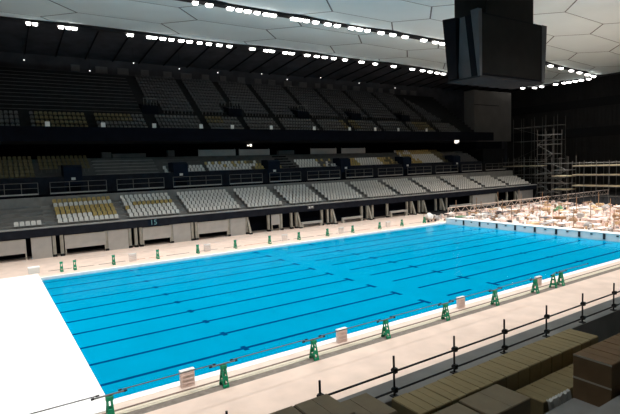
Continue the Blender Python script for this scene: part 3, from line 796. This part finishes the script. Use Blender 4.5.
# pale square boards along the pool edge
def board(x, y, w, h, label, m='pink'):
    t = thing('notice_board', (x, y, ZD+.012), label, 'board', 'pale square boards along the pool')
    c = MB(); c.bevbox(-w/2, w/2, -.09, .09, 0, h, M[m], .015); c.build('panel', t)
    c = MB(); c.box(-w/2-.01, w/2+.01, -.10, .10, h-.005, h+.03, M['sign']); tag(c.build('top_edge', t), 'white top edge')
    c = MB()
    for q in range(3): c.box(-w/2+.06, w/2-.06, -.105, -.09, .12+q*.16, .17+q*.16, M['c_pink' if m == 'pink' else 'pale'])
    c.build('marking', t)
for i, (x, h) in enumerate([(4.5, .64), (12.05, .62), (20.6, .60), (28.3, .58)]):
    board(x, -1.2, .55, h, 'pale pink square board on the near pool edge, %s from the left' % ORD[i])
for i, x in enumerate([9.2, 16.6, 25.8, 33.8, 41.5]):
    board(x, 27.65, .7, .7, 'whitish square board behind the far poolside stands, %s from the left' % ORD[i], 'pinkw')
t = thing('white_crate', (1.1, 28.2, ZD), 'white box on the far deck behind the white cover corner', 'box')
c = MB(); c.bevbox(-.42, .42, -.3, .3, 0, .5, M['sign'], .03); c.build('body', t)
c = MB(); c.box(-.44, .44, -.32, .32, .46, .54, M['white']); c.build('lid', t)

# ------------------------------------------------------------------ near stand: parapet, treads, rail, cartons
b = MB()
poly = [(-11.62, ZD), (-11.62, 3.85), (-12.3, 3.85), (-12.3, 2.9)]
yy, zz = -13.25, 2.9
for k in range(7):
    poly += [(yy-.8*k, zz+.33*k), (yy-.8*k, zz+.33*(k+1))]
poly += [(-21.5, zz+.33*7), (-21.5, ZD)]
b.prism([(p, q) for p, q in poly], 'x', X0, 40, M['conc']); struct('near_stand', b, 'concrete parapet and treads of the near stand')
gr = thing('guard_railing', (7.9, -12.2, 3.85), 'black scaffold pipe railing in front of the cartons, near stand', 'railing')
RXS = [-7.4+1.8*i for i in range(15)]
for px in [3.38+1.8*i for i in range(-6, 9)]:
    X = px-7.9
    c = MB(); c.bar((X, 0, 0), (X, 0, .84), .022, M['rail'], 8); po = c.build('post', gr)
    for z in (.55, .15):
        c = MB(); c.bar((X-.05, 0, z), (X+.05, 0, z), .042, M['rail'], 8); c.box(X-.04, X+.04, -.07, .02, z-.05, z+.05, M['rail']); c.build('clamp', po)
    c = MB(); c.box(X-.07, X+.07, -.07, .07, 0, .02, M['rail']); c.build('base_plate', po)
for z, nm in ((.545, 'top_rail'), (.15, 'lower_rail')):
    c = MB(); c.bar((-15.5, -.05, z), (9.9, -.05, z), .021, M['rail'], 8); c.build(nm, gr)

def box_thing(x0, x1, y0, y1, z0, z1, m, label, group=None, rz=0):
    t = thing('cardboard_box', ((x0+x1)/2, (y0+y1)/2, z0), label, 'box', group or 'cartons stored on the near stand', rz); w, d, h = (x1-x0)/2, (y1-y0)/2, z1-z0
    c = MB(); c.bevbox(-w, w, -d, d, 0, h-.006, m, .012); c.build('body', t)
    c = MB()
    c.box(-w+.012, -.004, -d+.012, d-.012, h-.006, h, m); c.box(.004, w-.012, -d+.012, d-.012, h-.006, h, m); c.build('flap', t)
    return t
# long row of upright cartons behind the rail
n = 15; xa, xb = 4.87, 11.25
for i in range(n):
    a = xa+(xb-xa)*i/n; e = xa+(xb-xa)*(i+1)/n-.012
    box_thing(a, e, -13.2+rnd(.012), -12.45+rnd(.012), 2.9, 4.0+rnd(.006), M['card'], 'upright tan carton in the long row behind the railing, %s from the left' % ORD[i], 'long row of tan cartons')
# second lower row
for i in range(6):
    a = 7.62+.5*i
    box_thing(a, a+.49, -13.9, -13.26, 3.23, 3.66+rnd(.004), M['card'], 'low tan carton in the second row beside the tall brown stack, %s from the left' % ORD[i], 'second row of low tan cartons')
# greyish boxes in front
box_thing(5.82, 6.98, -14.02, -13.27, 3.23, 4.0, M['cardg'], 'broad greyish brown box at the bottom centre, in front of the tan row')
box_thing(4.62, 5.78, -14.03, -13.28, 3.23, 3.98, M['cardg'], 'greyish brown box left of the broad box, cut by the lower picture edge')
# stacked boxes left
for (x0, x1, y0, y1, zt, l, m) in [(2.52, 3.17, -13.5, -12.72, 4.72, 'small olive brown box, upper left stack, beside the first rail post', 'cardg'), (1.85, 2.49, -13.5, -12.72, 4.72, 'leftmost box of the pile at the bottom of the picture', 'cardg'),
                                   (3.22, 4.0, -13.55, -12.75, 4.5, 'brown box behind the gap between the first two rail posts', 'cardg')]:
    zs = (2.9, 2.9+(zt-2.9)/2, zt)
    box_thing(x0, x1, y0, y1, zs[1]+.003, zs[2], M[m], l)
    box_thing(x0, x1, y0, y1, zs[0], zs[1], M[m], l.replace('box', 'supporting box', 1))
# tall dark stacks at right
for i, (x0, y1) in enumerate([(8.47, -14.02), (9.06, -14.02), (9.65, -14.02), (10.24, -14.02)]):
    for s in range(2):
        t = box_thing(x0, x0+.56, y1-.75, y1, 3.56+.47*s, 3.56+.47*(s+1)-.004, M['cardd'], 'dark brown carton in the tall right stacks, %s stack from left, %s' % (ORD[i], ('lower', 'upper')[s]), 'tall dark brown stacks')
        if i == 0:
            c = MB(); c.box(-.286, -.28, -.375, .375, .43, .465, M['tape']); tag(c.build('tape', t), 'pale tape strip')
# plastic dust sheet hanging over the low row
c = MB(); nx = 22; vs = []; fs = []
for i in range(nx+1):
    x = 7.7+.78*i/nx
    for j, (dy, z) in enumerate([(-.0, 3.675), (-.05, 3.66), (-.085, 3.5), (-.10, 3.3), (-.10, 3.24)]):
        vs.append((x+rnd(.008), -13.9+dy*1.0+.04*math.sin(i*1.3+j)*(j > 0)*.5, z+(.02*math.sin(i*2.1) if j < 3 else 0)))
for i in range(nx):
    for j in range(4): fs.append((i*5+j, (i+1)*5+j, (i+1)*5+j+1, i*5+j+1))
c.add(vs, fs, M['plastic']); o = c.build('dust_sheet'); so = o.modifiers.new('thickness', 'SOLIDIFY'); so.thickness = .006
tag(o, 'crumpled pale plastic sheet hanging from the low tan cartons', 'plastic sheet')

# ------------------------------------------------------------------ lights
def spot(x, y, z, aim, power, size, blend=1.0, col=(1, .97, .925)):
    l = bpy.data.lights.new('hall_spot', 'SPOT'); l.energy = power; l.spot_size = math.radians(size); l.spot_blend = blend; l.shadow_soft_size = .6; l.color = col
    o = bpy.data.objects.new('hall_spot', l); COL.objects.link(o); o.location = (x, y, z)
    d = Vector(aim)-Vector((x, y, z)); o.rotation_euler = d.to_track_quat('-Z', 'Y').to_euler()
for i in range(9):
    x = -8+13*i
    spot(x, 32.3, czz(x)-.75, (x+(2 if i < 2 else 0), 19, 0), 16000, 100)
    spot(x, -7.7, czz(x)-.75, (x, 9, 0), 17000, 85)
spot(-8, 12, czz(0)-.75, (-9, 12, 0), 14000, 70)  # added spot with no visible fitting, brightens the left white cover
for x in (4, 18, 32): spot(x, -8.2, czz(x)-.75, (x, -9, 0), 5000, 60)  # extra unseen spots added to brighten the near deck and cartons
for x in (58, 72, 86): spot(x, 12, czz(x)-.75, (x, 12, 0), 14000, 90)  # added fill spots off the tracks, brighten the cluttered platform
w = bpy.data.worlds.new('world'); S.world = w; w.use_nodes = True
w.node_tree.nodes['Background'].inputs[0].default_value = (.5, .55, .65, 1); w.node_tree.nodes['Background'].inputs[1].default_value = .02

S.view_settings.view_transform = 'Standard'; S.view_settings.look = 'None'; S.view_settings.gamma = 1; S.view_settings.exposure = 0
S.view_settings.use_curve_mapping = False
